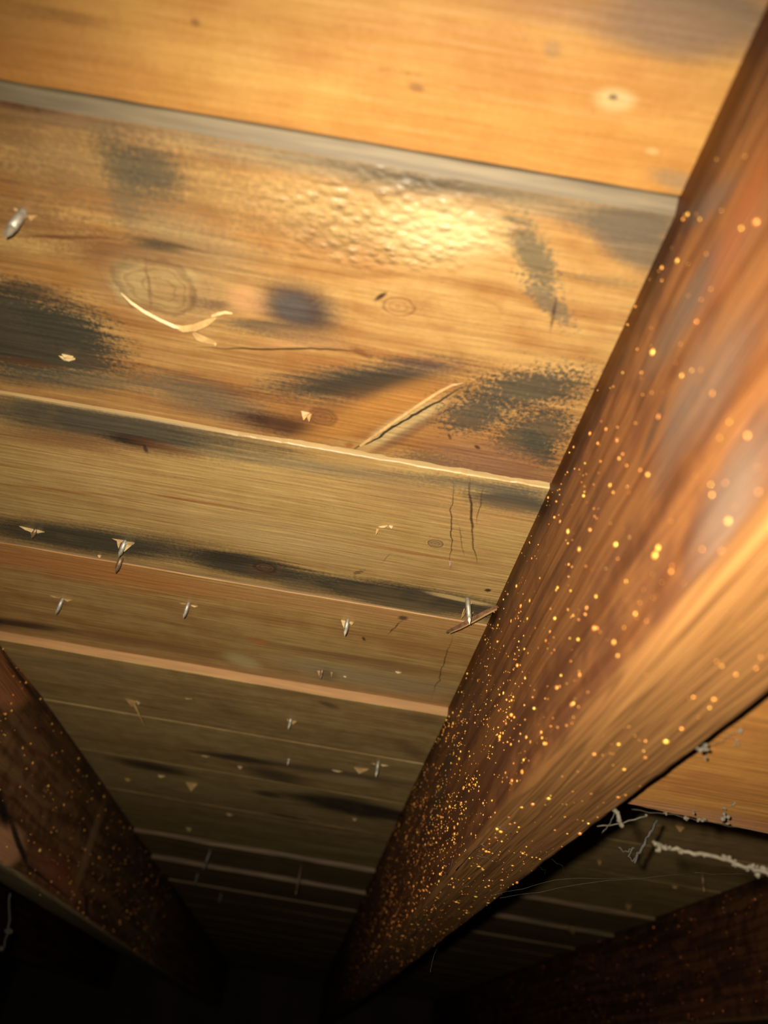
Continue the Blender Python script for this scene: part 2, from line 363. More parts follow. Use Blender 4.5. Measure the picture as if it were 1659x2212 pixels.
cfg[2] = dict(gain=0.55, fib=0.5, c_dark=(0.44, 0.20, 0.055), c_light=(0.60, 0.345, 0.11), rings=62, ring_amt=0.32, rough=0.42, bump=0.32, streak=0.9,
    warp=[(*K2[0], 0.032, 0.020), (*K2[1], 0.017, 0.010), (*K2[2], 0.024, 0.012)],
    goose=[(840, 460, 330, 125, 0.0020)],
    stains=[
    S(620, 420, 1050, 500, 70, (0.66, 0.42, 0.15), 0.6, 0.9, 0.4, 0.3, 0.2), S(870, 470, 1050, 500, 52, (0.84, 0.62, 0.27), 0.9, 0.7, 0.3, 0.4, 0.2),  # paler resinous wood, with the flash's bright spot put into its colour
    S(0, 880, 1250, 985, 150, RED, 0.40, 0.8, 0.5, 0.2, 0.7),
    S(300, 275, 1450, 470, 34, LGR, 0.80, 0.7, 0.6, 0.2, 0.5), S(0, 225, 300, 270, 26, (0.24, 0.14, 0.07), 0.8, 0.7),
    S(700, 345, 1180, 425, 15, GRY, 0.6, 0.7, 0.7, 0.3, 0.6),
    S(-20, 205, 150, 225, 17, (0.10, 0.04, 0.02), 0.9, 0.4), S(-20, 250, 90, 290, 40, (0.22, 0.09, 0.03), 0.6, 0.7),
    S(0, 330, 260, 330, 60, (0.30, 0.19, 0.08), 0.55, 0.9, 0.6, 1.2, 0.4), S(0, 420, 120, 440, 50, (0.32, 0.15, 0.05), 0.5, 0.9, 0.5, 1.2, 0.4),
    S(-20, 300, 560, 420, 90, (0.30, 0.16, 0.06), 0.5, 0.5, 0.6, 1.6, 0.3), S(-20, 470, 200, 500, 40, (0.30, 0.14, 0.05), 0.5, 0.5, 0.5, 1.5, 0.4),
    S(240, 290, 300, 420, 40, (0.13, 0.10, 0.055), 0.8, 0.6, 0.4, 0.9, 0.2), S(290, 345, 380, 380, 50, (0.12, 0.095, 0.055), 0.85, 0.6, 0.4, 0.9, 0.2),
    S(255, 400, 290, 480, 22, (0.19, 0.13, 0.065), 0.6, 0.7, 0.4, 0.9, 0.2), S(300, 470, 520, 560, 50, (0.34, 0.23, 0.11), 0.6, 0.8, 0.5, 0.8, 0.3),
    S(480, 700, 700, 730, 9, (0.12, 0.075, 0.04), 0.55, 0.6, 0.6, 0.8, 0.6), S(560, 735, 720, 740, 12, PCH, 0.5, 0.7), S(400, 820, 560, 850, 5, BRN, 0.6, 0.6), S(260, 770, 620, 860, 5, (0.2, 0.08, 0.03), 0.5, 0.7, 0.4, 0.3, 0.8),
    S(60, 505, 240, 510, 4, BRN, 0.8, 0.5, 0.1, 0.1, 0.4),
    S(150, 520, 420, 555, 32, (0.22, 0.085, 0.03), 0.85, 0.7, 0.4, 0.2, 0.5), S(290, 518, 400, 530, 13, DGR, 0.9, 0.6, 0.4, 0.4, 0.6),
    S(20, 560, 240, 600, 20, (0.45, 0.22, 0.06), 0.6, 0.7),
    # grey heart stain at the left
    S(-120, 690, 215, 740, 88, (0.075, 0.062, 0.038), 0.97, 0.22, 0.45, 0.5, 0.45), S(60, 690, 215, 715, 38, (0.07, 0.058, 0.036), 0.9, 0.25, 0.4, 0.6, 0.4),
    S(-40, 800, 330, 830, 24, (0.15, 0.12, 0.07), 0.75, 0.6, 0.4, 0.4, 0.6), S(-10, 612, 120, 625, 14, GRY, 0.7, 0.6),
    S(330, 830, 480, 870, 30, (0.19, 0.145, 0.085), 0.65, 0.8, 0.4, 0.6, 0.5), S(430, 840, 560, 900, 30, (0.17, 0.125, 0.075), 0.6, 0.8, 0.4, 0.5, 0.4),
    S(0, 770, 130, 790, 8, (0.14, 0.06, 0.025), 0.7, 0.6),
    # large knot and the stain right of it
    S(262, 600, 480, 640, 70, (0.45, 0.27, 0.11), 0.8, 0.5, 0.3, 0.4, 0.2),
    S(270, 585, 318, 612, 40, (0.58, 0.43, 0.19), 0.9, 0.35, 0.4, 0.5, 0.1), S(345, 590, 425, 592, 22, (0.58, 0.40, 0.16), 0.8, 0.5, 0.4, 0.5, 0.1),
    S(385, 640, 440, 645, 16, (0.20, 0.12, 0.06), 0.7, 0.7, 0.5, 0.6, 0), S(350, 650, 385, 660, 12, (0.58, 0.38, 0.14), 0.7, 0.6, 0.4, 0.6, 0), S(440, 655, 500, 655, 12, (0.18, 0.10, 0.05), 0.7, 0.7, 0.4, 0.6, 0),
    S(323, 562, 330, 652, 4, (0.12, 0.055, 0.025), 0.9, 0.6, -0.2, 0.5, 0.1),
    S(505, 640, 580, 650, 34, PCH, 0.95, 0.35, 0.3, 0.2, 0.1),
    S(585, 648, 710, 678, 50, (0.085, 0.056, 0.044), 0.97, 0.55, 0.25, 0.15, 0.1), S(490, 690, 640, 708, 13, (0.10, 0.075, 0.05), 0.8, 0.6, 0.4, 0.3, 0.6),
    S(600, 650, 660, 665, 30, (0.13, 0.105, 0.085), 0.7, 0.6, 0.2, 0.2, 0.1), S(560, 700, 760, 740, 16, (0.34, 0.17, 0.07), 0.5, 0.7),
    S(460, 746, 770, 748, 2.2, DK, 0.85, 0.5, -0.01, 0, 0.1), S(765, 745, 800, 765, 7, BRN, 0.7, 0.6),
    S(770, 750, 1000, 785, 10, (0.33, 0.12, 0.035), 0.6, 0.7), S(640, 760, 780, 790, 12, RED, 0.5, 0.8, 0.4, 0.2, 0.7),
    # smoky band above the diagonal split
    S(620, 835, 1000, 795, 34, (0.085, 0.066, 0.042), 0.93, 0.5, 0.5, 0.5, 0.9), S(680, 830, 900, 812, 20, DGR, 0.7, 0.6, 0.5, 0.5, 0.9),
    S(860, 780, 990, 785, 20, PUR, 0.6, 0.8, 0.4, 0.4, 0.6),
    S(540, 900, 690, 930, 20, (0.07, 0.03, 0.018), 0.9, 0.6, 0.4, 0.3, 0.5), S(690, 900, 930, 850, 36, (0.24, 0.10, 0.035), 0.6, 0.8, 0.4, 0.3, 0.4),
    S(670, 945, 960, 820, 30, ORA, 0.85, 0.6, 0.3, 0.1, 0.2), S(790, 962, 950, 862, 20, PAL, 0.85, 0.4, 0.2, 0.1, 0.3),
    S(800, 980, 960, 880, 9, (0.24, 0.11, 0.05), 0.7, 0.7), S(765, 968, 1010, 823, 2.6, DK, 0.95, 0.4, -0.01, 0, 0),
    S(1000, 822, 1290, 815, 2.0, (0.34, 0.17, 0.06), 0.7, 0.5, -0.01, 0, 0),
    # mould speckles
    S(1030, 850, 1250, 815, 40, (0.08, 0.07, 0.045), 0.9, 0.35, 0.5, 1.7, 0.3), S(980, 905, 1080, 865, 36, (0.09, 0.075, 0.05), 0.85, 0.35, 0.5, 1.7, 0.3),
    S(1110, 960, 1200, 900, 46, (0.08, 0.07, 0.045), 0.9, 0.35, 0.5, 1.7, 0.3), S(1150, 930, 1185, 1000, 24, (0.08, 0.07, 0.045), 0.85, 0.35, 0.5, 1.6, 0.3),
    S(870, 990, 1000, 1000, 20, (0.13, 0.1, 0.06), 0.6, 0.5, 0.5, 1.8, 0.3),
    S(985, 1000, 1200, 1032, 30, (0.25, 0.11, 0.06), 0.75, 0.7, 0.4, 0.4, 0.3), S(960, 960, 1120, 990, 26, (0.34, 0.17, 0.085), 0.6, 0.8),
    # grey wedge near the big rafter
    S(1250, 455, 1470, 480, 40, (0.155, 0.115, 0.07), 0.9, 0.5, 0.4, 0.3, 0.3), S(1310, 480, 1440, 560, 46, (0.175, 0.13, 0.08), 0.85, 0.5, 0.3, 0.3, 0.2),
    S(1120, 470, 1190, 620, 34, (0.13, 0.11, 0.065), 0.8, 0.4, 0.4, 1.1, 0.5), S(1130, 590, 1230, 690, 22, (0.16, 0.13, 0.08), 0.7, 0.25, 0.4, 1.5, 0.4),
    S(1200, 580, 1400, 610, 10, GRY, 0.45, 0.6, 0.5, 0.6, 0.8), S(1190, 700, 1200, 640, 4, DK, 0.6, 0.5, 0.1, 0.2, 0),
    S(813, 640, 835, 625, 5, DK, 0.9, 0.5, 0.1, 0.1, 0), S(1028, 955, 1036, 962, 4, DK, 0.8, 0.5, 0, 0, 0), S(970, 930, 974, 942, 3, DK, 0.7, 0.5, 0, 0, 0),
    S(752, 955, 758, 961, 7, RED, 0.9, 0.5, 0, 0, 0),
    ],
    knots=[(345, 612, 84, 52, (0.47, 0.28, 0.10), (0.20, 0.095, 0.035), 0.6, 19.0), (860, 655, 34, 20, (0.52, 0.27, 0.085), (0.22, 0.085, 0.03), 0.55, 14.0),
           (1005, 655, 80, 24, (0.58, 0.33, 0.10), (0.38, 0.18, 0.05), 0.28, 26.0), (700, 895, 26, 16, (0.30, 0.12, 0.04), (0.15, 0.05, 0.02), 0.6, 12.0)])
cfg[3] = dict(gain=0.68, fib=0.45, c_dark=(0.47, 0.27, 0.085), c_light=(0.57, 0.355, 0.12), rings=110, ring_amt=0.15, rough=0.5, bump=0.3, streak=0.8,
    warp=[(*deck2d(940, 1165), 0.03, 0.010), (*deck2d(575, 1218), 0.03, 0.010), (*deck2d(330, 1070), 0.07, 0.012)],
    stains=[
    S(-60, 865, 560, 965, 36, (0.072, 0.06, 0.038), 0.95, 0.55, 0.35, 0.2, 0.3), S(480, 975, 900, 1030, 14, (0.22, 0.165, 0.09), 0.6, 0.8),
    S(-20, 925, 330, 965, 16, (0.25, 0.11, 0.04), 0.7, 0.8), S(240, 938, 345, 952, 10, DK, 0.95, 0.6, 0.5, 0.3, 0.5), S(300, 945, 420, 975, 9, BRN, 0.7, 0.8),
    S(315, 955, 320, 970, 4, DK, 0.8, 0.6),
    S(1030, 1062, 1200, 1088, 26, (0.08, 0.066, 0.045), 0.95, 0.5, 0.3, 0.4, 0.5), S(900, 1022, 1180, 1062, 13, (0.15, 0.12, 0.07), 0.75, 0.7, 0.4, 0.9, 0.3),
    S(820, 1040, 960, 1090, 26, (0.36, 0.20, 0.085), 0.5, 0.9), S(1000, 1100, 1170, 1130, 26, (0.50, 0.27, 0.09), 0.5, 0.9),
    S(0, 1040, 240, 1065, 3, (0.42, 0.18, 0.05), 0.7, 0.6), S(330, 1062, 520, 1092, 3, (0.36, 0.13, 0.035), 0.8, 0.6), S(700, 1157, 1000, 1206, 3, (0.42, 0.18, 0.05), 0.8, 0.6),
    S(440, 1120, 800, 1190, 30, (0.60, 0.41, 0.16), 0.5, 0.9),
    S(-60, 1132, 450, 1190, 28, (0.066, 0.055, 0.034), 0.95, 0.5, 0.35, 0.3, 0.2), S(400, 1200, 700, 1248, 21, (0.066, 0.053, 0.033), 0.95, 0.45, 0.35, 0.3, 0.3),
    S(640, 1245, 1130, 1325, 23, (0.068, 0.056, 0.034), 0.95, 0.45, 0.35, 0.4, 0.3), S(430, 1188, 620, 1218, 12, (0.05, 0.035, 0.022), 0.9, 0.6),
    S(540, 1225, 600, 1236, 14, (0.15, 0.08, 0.035), 0.8, 0.6), S(600, 1255, 690, 1268, 11, (0.20, 0.13, 0.06), 0.7, 0.6),
    S(800, 1290, 960, 1318, 8, (0.22, 0.15, 0.07), 0.6, 0.7, 0.4, 0.8, 0.3), S(930, 1276, 1060, 1302, 4.5, (0.66, 0.44, 0.17), 0.95, 0.35, -0.01, 0, 0),
    S(1016, 1040, 1020, 1150, 3.0, DK, 0.85, 0.6, -0.01, 0.3, 0), S(1020, 1140, 1028, 1205, 1.6, DK, 0.7, 0.6, -0.01, 0.3, 0), S(978, 1050, 974, 1208, 1.4, DK, 0.75, 0.6, -0.01, 0.2, 0),
    S(1045, 1060, 1030, 1120, 1.6, DK, 0.55, 0.6, -0.01, 0.3, 0), S(828, 1210, 842, 1190, 1.3, DK, 0.4, 0.6, -0.01, 0.3, 0), S(990, 1130, 1002, 1190, 1.3, DK, 0.5, 0.6, -0.01, 0.3, 0),
    S(765, 1236, 785, 1228, 4, (0.2, 0.11, 0.04), 0.8, 0.4, 0.3, 1.2, 0), S(1050, 1271, 1058, 1268, 4, DK, 0.9, 0.4, 0, 0.3, 0)],
    knots=[(575, 1222, 24, 10, (0.14, 0.07, 0.03), (0.04, 0.02, 0.012), 0.9, 12.0), (941, 1168, 17, 8, (0.38, 0.23, 0.09), (0.18, 0.09, 0.035), 0.9, 14.0)])
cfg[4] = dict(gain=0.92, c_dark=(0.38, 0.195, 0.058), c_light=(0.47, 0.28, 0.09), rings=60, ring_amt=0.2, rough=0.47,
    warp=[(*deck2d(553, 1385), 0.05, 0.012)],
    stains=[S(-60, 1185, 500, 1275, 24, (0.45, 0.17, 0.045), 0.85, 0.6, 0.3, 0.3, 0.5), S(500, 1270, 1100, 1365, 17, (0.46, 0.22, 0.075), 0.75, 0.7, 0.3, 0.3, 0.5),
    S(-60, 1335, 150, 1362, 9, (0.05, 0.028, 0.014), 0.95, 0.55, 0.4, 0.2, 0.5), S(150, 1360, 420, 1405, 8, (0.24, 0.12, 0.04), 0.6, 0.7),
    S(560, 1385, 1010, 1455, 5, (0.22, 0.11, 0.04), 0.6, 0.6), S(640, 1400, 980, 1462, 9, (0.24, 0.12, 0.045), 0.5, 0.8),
    S(650, 1440, 960, 1490, 20, (0.42, 0.33, 0.17), 0.55, 0.8, 0.5, 0.6, 0.5), S(600, 1425, 760, 1455, 14, (0.45, 0.34, 0.16), 0.5, 0.8),  # pale grey sheen painted into the wood colour
    S(500, 1415, 555, 1440, 13, (0.62, 0.47, 0.21), 0.75, 0.6, 0.5, 0.6, 0.6), S(540, 1375, 570, 1385, 7, (0.45, 0.17, 0.05), 0.8, 0.5, 0.3, 0.6, 0),  # the pale first patch is a painted glossy glint
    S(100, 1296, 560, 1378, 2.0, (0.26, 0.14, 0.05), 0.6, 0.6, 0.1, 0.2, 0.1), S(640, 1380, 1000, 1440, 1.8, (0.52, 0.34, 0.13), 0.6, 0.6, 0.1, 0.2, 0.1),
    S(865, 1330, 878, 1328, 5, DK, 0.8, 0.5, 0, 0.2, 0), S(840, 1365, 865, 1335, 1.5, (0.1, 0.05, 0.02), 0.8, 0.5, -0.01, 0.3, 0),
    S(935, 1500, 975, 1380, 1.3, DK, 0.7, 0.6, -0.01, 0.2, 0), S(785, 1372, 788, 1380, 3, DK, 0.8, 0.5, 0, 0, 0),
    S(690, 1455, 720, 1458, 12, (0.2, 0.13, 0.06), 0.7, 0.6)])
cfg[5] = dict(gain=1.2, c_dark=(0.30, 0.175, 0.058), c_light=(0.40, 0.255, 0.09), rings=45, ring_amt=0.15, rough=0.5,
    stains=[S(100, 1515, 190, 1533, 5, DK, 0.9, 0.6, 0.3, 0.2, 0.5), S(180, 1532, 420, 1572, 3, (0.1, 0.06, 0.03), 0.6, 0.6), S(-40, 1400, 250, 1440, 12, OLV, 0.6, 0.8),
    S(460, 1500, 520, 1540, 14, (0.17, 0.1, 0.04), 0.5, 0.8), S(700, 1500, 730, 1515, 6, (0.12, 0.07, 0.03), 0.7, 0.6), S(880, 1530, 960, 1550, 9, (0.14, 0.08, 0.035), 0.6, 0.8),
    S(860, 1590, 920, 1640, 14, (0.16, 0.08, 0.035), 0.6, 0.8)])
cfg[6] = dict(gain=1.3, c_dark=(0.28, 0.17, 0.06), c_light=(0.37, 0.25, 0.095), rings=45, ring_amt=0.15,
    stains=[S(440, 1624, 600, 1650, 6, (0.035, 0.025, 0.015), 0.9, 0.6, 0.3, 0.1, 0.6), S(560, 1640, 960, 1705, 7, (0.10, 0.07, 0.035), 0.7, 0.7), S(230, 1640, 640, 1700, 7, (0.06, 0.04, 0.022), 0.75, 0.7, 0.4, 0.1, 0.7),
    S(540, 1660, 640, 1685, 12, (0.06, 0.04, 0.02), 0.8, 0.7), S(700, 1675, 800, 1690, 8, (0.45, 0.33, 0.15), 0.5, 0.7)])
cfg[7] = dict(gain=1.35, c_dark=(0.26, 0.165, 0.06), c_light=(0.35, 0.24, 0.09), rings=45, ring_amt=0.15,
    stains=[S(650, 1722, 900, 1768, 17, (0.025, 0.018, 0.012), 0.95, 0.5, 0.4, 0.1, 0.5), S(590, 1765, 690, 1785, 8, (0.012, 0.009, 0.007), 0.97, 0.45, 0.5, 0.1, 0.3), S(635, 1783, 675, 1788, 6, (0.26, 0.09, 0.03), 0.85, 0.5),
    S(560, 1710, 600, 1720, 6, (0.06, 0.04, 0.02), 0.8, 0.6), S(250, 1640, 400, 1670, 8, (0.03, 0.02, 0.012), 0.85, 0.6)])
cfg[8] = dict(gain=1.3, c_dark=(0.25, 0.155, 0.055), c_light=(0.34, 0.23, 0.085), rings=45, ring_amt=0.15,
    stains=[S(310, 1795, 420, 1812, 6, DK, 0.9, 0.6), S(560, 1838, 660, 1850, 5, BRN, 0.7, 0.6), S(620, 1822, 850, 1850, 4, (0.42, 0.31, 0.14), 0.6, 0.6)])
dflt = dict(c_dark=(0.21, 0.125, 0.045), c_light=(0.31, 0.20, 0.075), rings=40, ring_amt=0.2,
    stains=[])

edge_pale = plain('fresh_split_edge', (0.36, 0.23, 0.09), 0.6, vary=0.12, stretch=0.05, scale=400)
edge_grey = plain('weathered_plank_edge', (0.135, 0.098, 0.05), 0.6, vary=0.25, stretch=0.05, scale=400)
edge_orange = plain('sawn_plank_edge', (0.42, 0.22, 0.08), 0.6, vary=0.12, stretch=0.05, scale=400)
edge_dark = plain('dark_plank_edge', (0.17, 0.10, 0.045), 0.6, vary=0.3, stretch=0.05, scale=400)
edge_brown = plain('brown_plank_edge', (0.15, 0.085, 0.036), 0.6, vary=0.6, stretch=0.03, scale=400)
edges = {2: edge_grey, 3: edge_pale, 5: edge_orange, 9: edge_brown, 10: edge_brown}

for i in range(len(ys) - 1):
    y0, y1 = ys[i] + (0.007 if i == 9 else 0.0004), ys[i + 1] - 0.0004
    pn, pf = (v / 1000 for v in proud[i])
    ch = 0.0038 if i == 2 else 0.0005
    org = Vector(((X0 + X1) / 2, (y0 + y1) / 2, DZ))
    cuts = [X0 - 1, -0.24, -0.16, -0.10, -0.05, 0.0, 0.05, 0.10, X1 + 1] if i in (2, 3, 4) else [X0 - 1, -0.2, 0.0, 0.15, X1 + 1] if i in cfg else [X0 - 1, X1 + 1]
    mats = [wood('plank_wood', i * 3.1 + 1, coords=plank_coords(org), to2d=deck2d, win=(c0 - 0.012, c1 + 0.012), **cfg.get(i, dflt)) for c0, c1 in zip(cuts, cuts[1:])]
    bm = bmesh.new()
    rows = []
    xs = []
    x = X0
    fine = 0.003 if i <= 5 else 0.008
    while x < X1:
        xs.append(x)
        x += fine if -0.45 < x < 0.35 else 0.02
    xs.append(X1)
    tjx0, tjx1 = deck2d(590, 945)[0], deck2d(900, 1000)[0]
    for x in xs:
        w0 = 0.00035 * fbm(x * 30, i * 7.7) ; w1 = 0.00035 * fbm(x * 30, i * 7.7 + 3)
        zz = 0.0004 * fbm(x * 8, i * 3.3)
        if i == 2 and tjx0 < x < tjx1 + 0.08: w1 += 0.0011 * fbm(x * 160, 1.7) - 0.0008
        if i == 3 and tjx0 - 0.02 < x < tjx1 + 0.1: w0 += 0.0006 * fbm(x * 190, 8.7)
        if i == 9: zz += 0.0015 * fbm(x * 14, 2.2)
        a, e = y0 + w0, y1 + w1
        zn, zf = DZ - pn + zz, DZ - pf + zz
        pr = [(a, DZ + 0.019), (a, zn + ch), (a + ch, zn)]
        for t in (0.12, 0.3, 0.5, 0.7, 0.88):
            pr.append((a + (e - a) * t, zn + (zf - zn) * t + 0.0003 * nz(x * 9, t * 4, i)))
        pr += [(e - 0.0006, zf), (e, zf + 0.0006), (e, DZ + 0.019)]
        rows.append([bm.verts.new((x, yy, z)) for yy, z in pr])
    lim = 2 if i == 2 else 1
    grid_faces(bm, rows, closed=True, mat=(lambda j: 1 if j < lim else 0))
    for f in bm.faces:
        fx = f.calc_center_median().x
        f.material_index = len(mats) if f.material_index else [k for k in range(len(mats)) if cuts[k] <= fx < cuts[k + 1]][0]
    bm.faces.new(rows[0]); bm.faces.new(rows[-1][::-1])
    bmesh.ops.recalc_face_normals(bm, faces=bm.faces[:])
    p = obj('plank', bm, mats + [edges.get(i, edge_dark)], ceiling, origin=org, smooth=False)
    PLANKS.append(p)

def plank_at(y):
    for i in range(len(ys) - 1):
        if ys[i] <= y < ys[i + 1]: return i
    return len(PLANKS) - 1
def under(x, y):                                  # height of the deck's lower skin
    i = plank_at(y)
    t = (y - ys[i]) / (ys[i + 1] - ys[i])
    return DZ - (proud[i][0] * (1 - t) + proud[i][1] * t) / 1000

# ------------------------------------------------------------------ rafters
def rafter_coords(org):
    def f(b):
        P = b.vmath('ADD', b.n('ShaderNodeTexCoord').outputs['Object'], tuple(org))
        s = b.xyz(P)
        # grain runs along y; the under face uses x across, the sides use z
        return b.vec(s[1], s[2], s[0]), b.vec(s[1], s[2], 0.0)
    return f
def side2d(xf):
    def f(px, py):
        p = side(px, py, xf); return (p.y, p.z)
    return f

RY0, RY1 = -0.75, 3.4
def rafter(name, x0, x1, mat, label, seed, wane=0.0):
    root = tag(empty(name, ((x0 + x1) / 2, (RY0 + RY1) / 2, RZ)), label, 'rafter', 'rafters under the roof deck')
    bm = bmesh.new(); rows = []
    y = RY0
    while y <= RY1 + 1e-6:
        r = 0.0034
        o = lambda k, a=0.0006: a * fbm(y * 16, seed + k * 3.1)
        wn = wane * (0.5 + 0.5 * fbm(y * 25, seed + 40)) + 0.0004 * fbm(y * 170, seed + 2)
        pr = [(x0, DZ + 0.001)]
        for t in (0.2, 0.4, 0.6, 0.8, 0.85): pr.append((x0 + o(t * 9), DZ + (RZ + r - DZ) * t))
        for k in range(5):
            a = math.pi / 2 * k / 4
            pr.append((x0 + r - r * math.cos(a) + o(1, 0.0004), RZ + r - r * math.sin(a) + o(2, 0.0004)))
        for t in (0.35, 0.65): pr.append((x0 + (x1 - x0) * t, RZ + o(3 + t, 0.0004)))
        rr = 0.0022 + wn
        for k in range(4):
            a = math.pi / 2 * k / 3
            pr.append((x1 - rr + rr * math.sin(a), RZ + rr - rr * math.cos(a)))
        pr += [(x1 + o(7), (RZ + DZ) / 2), (x1, DZ + 0.001)]
        rows.append([bm.verts.new((xx, y, zz)) for xx, zz in pr])
        y += 0.004 if 0 < y < 1.0 else 0.02
    grid_faces(bm, rows, closed=True)
    bm.faces.new(rows[0]); bm.faces.new(rows[-1][::-1])
    for f in bm.faces: f.material_index = 1 if min(v.co.z for v in f.verts) < RZ + 0.014 else 0
    bmesh.ops.recalc_face_normals(bm, faces=bm.faces[:])
    return root, bm

ORG = Vector((0, 0, 0))
def make_rafter_mat(name, org, seed, sd, sl, ld, ll, xf, stains, low=0.010, slow=True):
    plain_side, blended = [_rafter_mat(name, org, seed, sd, sl, ld, ll, xf, stains, low, k) for k in (False, True)]
    return [plain_side, blended]
def _rafter_mat(name, org, seed, sd, sl, ld, ll, xf, stains, low, blend):
    nbm = wood(name, seed, sd, sl, coords=rafter_coords(org), to2d=side2d(xf), stains=stains, rings=70, ring_amt=0.55, rough=0.55, bump=0.42, streak=1.7, spec=0.25)
    if not blend: return nbm
    # the sawn under face is paler wood than the resin-soaked sides
    b = NB.__new__(NB); b.m = nbm; b.t = nbm.node_tree; b.bsdf = b.t.nodes['Principled BSDF']
    lk = b.bsdf.inputs['Base Color'].links[0]; top = lk.from_socket
    P = b.vmath('ADD', b.n('ShaderNodeTexCoord').outputs['Object'], tuple(org))
    s = b.xyz(P)
    v = b.vec(s[1], b.math('ADD', s[0], b.math('MULTIPLY', s[2], 0.6)), 0.0)
    v = b.vmath('ADD', v, (seed, seed * 0.4, 0))
    g1 = b.noise(b.scale(v, (5, 330, 1)), 1.0, 3, 0.6)
    g2 = b.noise(b.scale(v, (2, 90, 1)), 1.0, 3, 0.6)
    lw = b.math('SINE', b.math('MULTIPLY', b.math('MULTIPLY_ADD', g2, 11.0, b.math('MULTIPLY', s[0], 190.0)), 6.2832))
    c = b.mix(b.ramp(b.math('MULTIPLY_ADD', g1, 0.8, b.math('MULTIPLY', g2, 0.5)), 0.42, 0.9), ld, ll)
    c = b.mix(b.ramp(lw, 0.2, 1.0, 0, 0.55), c, tuple(0.42 * x for x in ld))
    edge = b.math('MULTIPLY_ADD', b.noise(b.scale(v, (25, 60, 1)), 1.0, 3), 0.006, b.math('SUBTRACT', s[2], RZ + 0.003))
    f = b.ramp(edge, 0.0015 + low * 0.5, 0.0015 - low * 0.1 + 0.001)
    c = b.mix(f, top, c)
    b.t.links.new(c, b.bsdf.inputs['Base Color'])
    return nbm

PURG = (0.115, 0.078, 0.055)
rs = [S(1500, 460, 1580, 400, 26, PURG, 0.7, 0.7, 0.4, 0.1, 0.3), S(1490, 640, 1620, 480, 30, PURG, 0.6, 0.8, 0.5, 0.1, 0.3),
      S(1400, 790, 1560, 560, 26, PURG, 0.65, 0.8, 0.5, 0.1, 0.3), S(1430, 1000, 1520, 760, 26, PURG, 0.65, 0.8, 0.4, 0.1, 0.3),
      S(1520, 1190, 1640, 960, 50, (0.15, 0.10, 0.065), 0.75, 0.8, 0.4, 0.1, 0.3), S(1500, 900, 1600, 720, 36, (0.15, 0.10, 0.065), 0.55, 0.9, 0.4, 0.1, 0.3),
      S(1390, 980, 1440, 860, 8, (0.07, 0.035, 0.02), 0.8, 0.6), S(1330, 1010, 1420, 860, 10, (0.16, 0.055, 0.02), 0.6, 0.7),
      S(1540, 620, 1659, 330, 30, (0.26, 0.075, 0.018), 0.7, 0.8, 0.4, 0.1, 0.4), S(1250, 1180, 1330, 1010, 14, (0.14, 0.05, 0.02), 0.7, 0.8),
      S(930, 1760, 990, 1600, 10, (0.07, 0.05, 0.035), 0.6, 0.8), S(1000, 1560, 1060, 1430, 8, (0.10, 0.04, 0.02), 0.6, 0.8)]
ro = Vector(((RX0 + RX1) / 2, (RY0 + RY1) / 2, RZ))
big, bmb = rafter('rafter', RX0, RX1, None, 'large brown rafter at the right, thickly sprinkled with golden resin drops', 2.0, 0.0025)
mat_big = make_rafter_mat('resinous_rafter_wood', ro, 4.2, (0.125, 0.045, 0.016), (0.205, 0.078, 0.022), (0.17, 0.070, 0.020), (0.28, 0.128, 0.036), RX0, rs)
obj('beam', bmb, mat_big, big, origin=ro)
ls = [S(-30, 1420, 60, 1500, 55, (0.50, 0.20, 0.08), 0.85, 0.25, 0.3, 0.2, 0.1), S(-40, 1830, 45, 1835, 50, (0.62, 0.30, 0.15), 0.85, 0.3, 0.3, 0.2, 0.1),
      S(0, 1400, 85, 1520, 5, (0.03, 0.02, 0.012), 0.9, 0.5, 0.4, 0.6, 0), S(20, 1770, 60, 1870, 7, (0.012, 0.008, 0.006), 0.95, 0.5, 0.4, 0.8, 0), S(-10, 1700, 15, 1780, 10, (0.012, 0.008, 0.006), 0.95, 0.5, 0.4, 0.8, 0),
      S(60, 1870, 150, 1940, 4, (0.015, 0.01, 0.007), 0.9, 0.5, 0.4, 0.6, 0), S(183, 1930, 190, 1975, 4, (0.015, 0.01, 0.007), 0.9, 0.5, 0.3, 0.6, 0),
      S(235, 1700, 160, 1930, 7, (0.34, 0.20, 0.09), 0.7, 0.6, 0.3, 0.2, 0), S(345, 1930, 320, 2010, 4, (0.3, 0.17, 0.07), 0.6, 0.6),
      S(0, 1880, 240, 2030, 14, (0.55, 0.24, 0.12), 0.75, 0.6, 0.4, 0.3, 0.1), S(90, 1850, 170, 1930, 26, (0.34, 0.09, 0.04), 0.6, 0.8)]
lo_ = Vector(((LX0 + LX1) / 2, (RY0 + RY1) / 2, RZ))
left, bml = rafter('rafter', LX0, LX1, None, 'dark rafter at the lower left with resin runs and black cracks', 9.0)
mat_left = make_rafter_mat('cracked_rafter_wood', lo_, 8.8, (0.10, 0.046, 0.018), (0.20, 0.10, 0.04), (0.24, 0.17, 0.08), (0.36, 0.26, 0.13), LX1, ls, low=0.004)
obj('beam', bml, mat_left, left, origin=lo_)
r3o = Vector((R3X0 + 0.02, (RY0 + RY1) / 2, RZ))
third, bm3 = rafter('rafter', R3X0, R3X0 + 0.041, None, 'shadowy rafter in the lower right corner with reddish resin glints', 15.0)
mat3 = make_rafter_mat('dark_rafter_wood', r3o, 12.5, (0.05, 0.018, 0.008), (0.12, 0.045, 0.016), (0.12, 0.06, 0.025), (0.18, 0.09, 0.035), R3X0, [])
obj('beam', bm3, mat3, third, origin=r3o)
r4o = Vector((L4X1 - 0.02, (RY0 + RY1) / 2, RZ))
fourth, bm4 = rafter('rafter', L4X1 - 0.041, L4X1, None, 'barely lit rafter in the dark bottom left corner', 21.0)
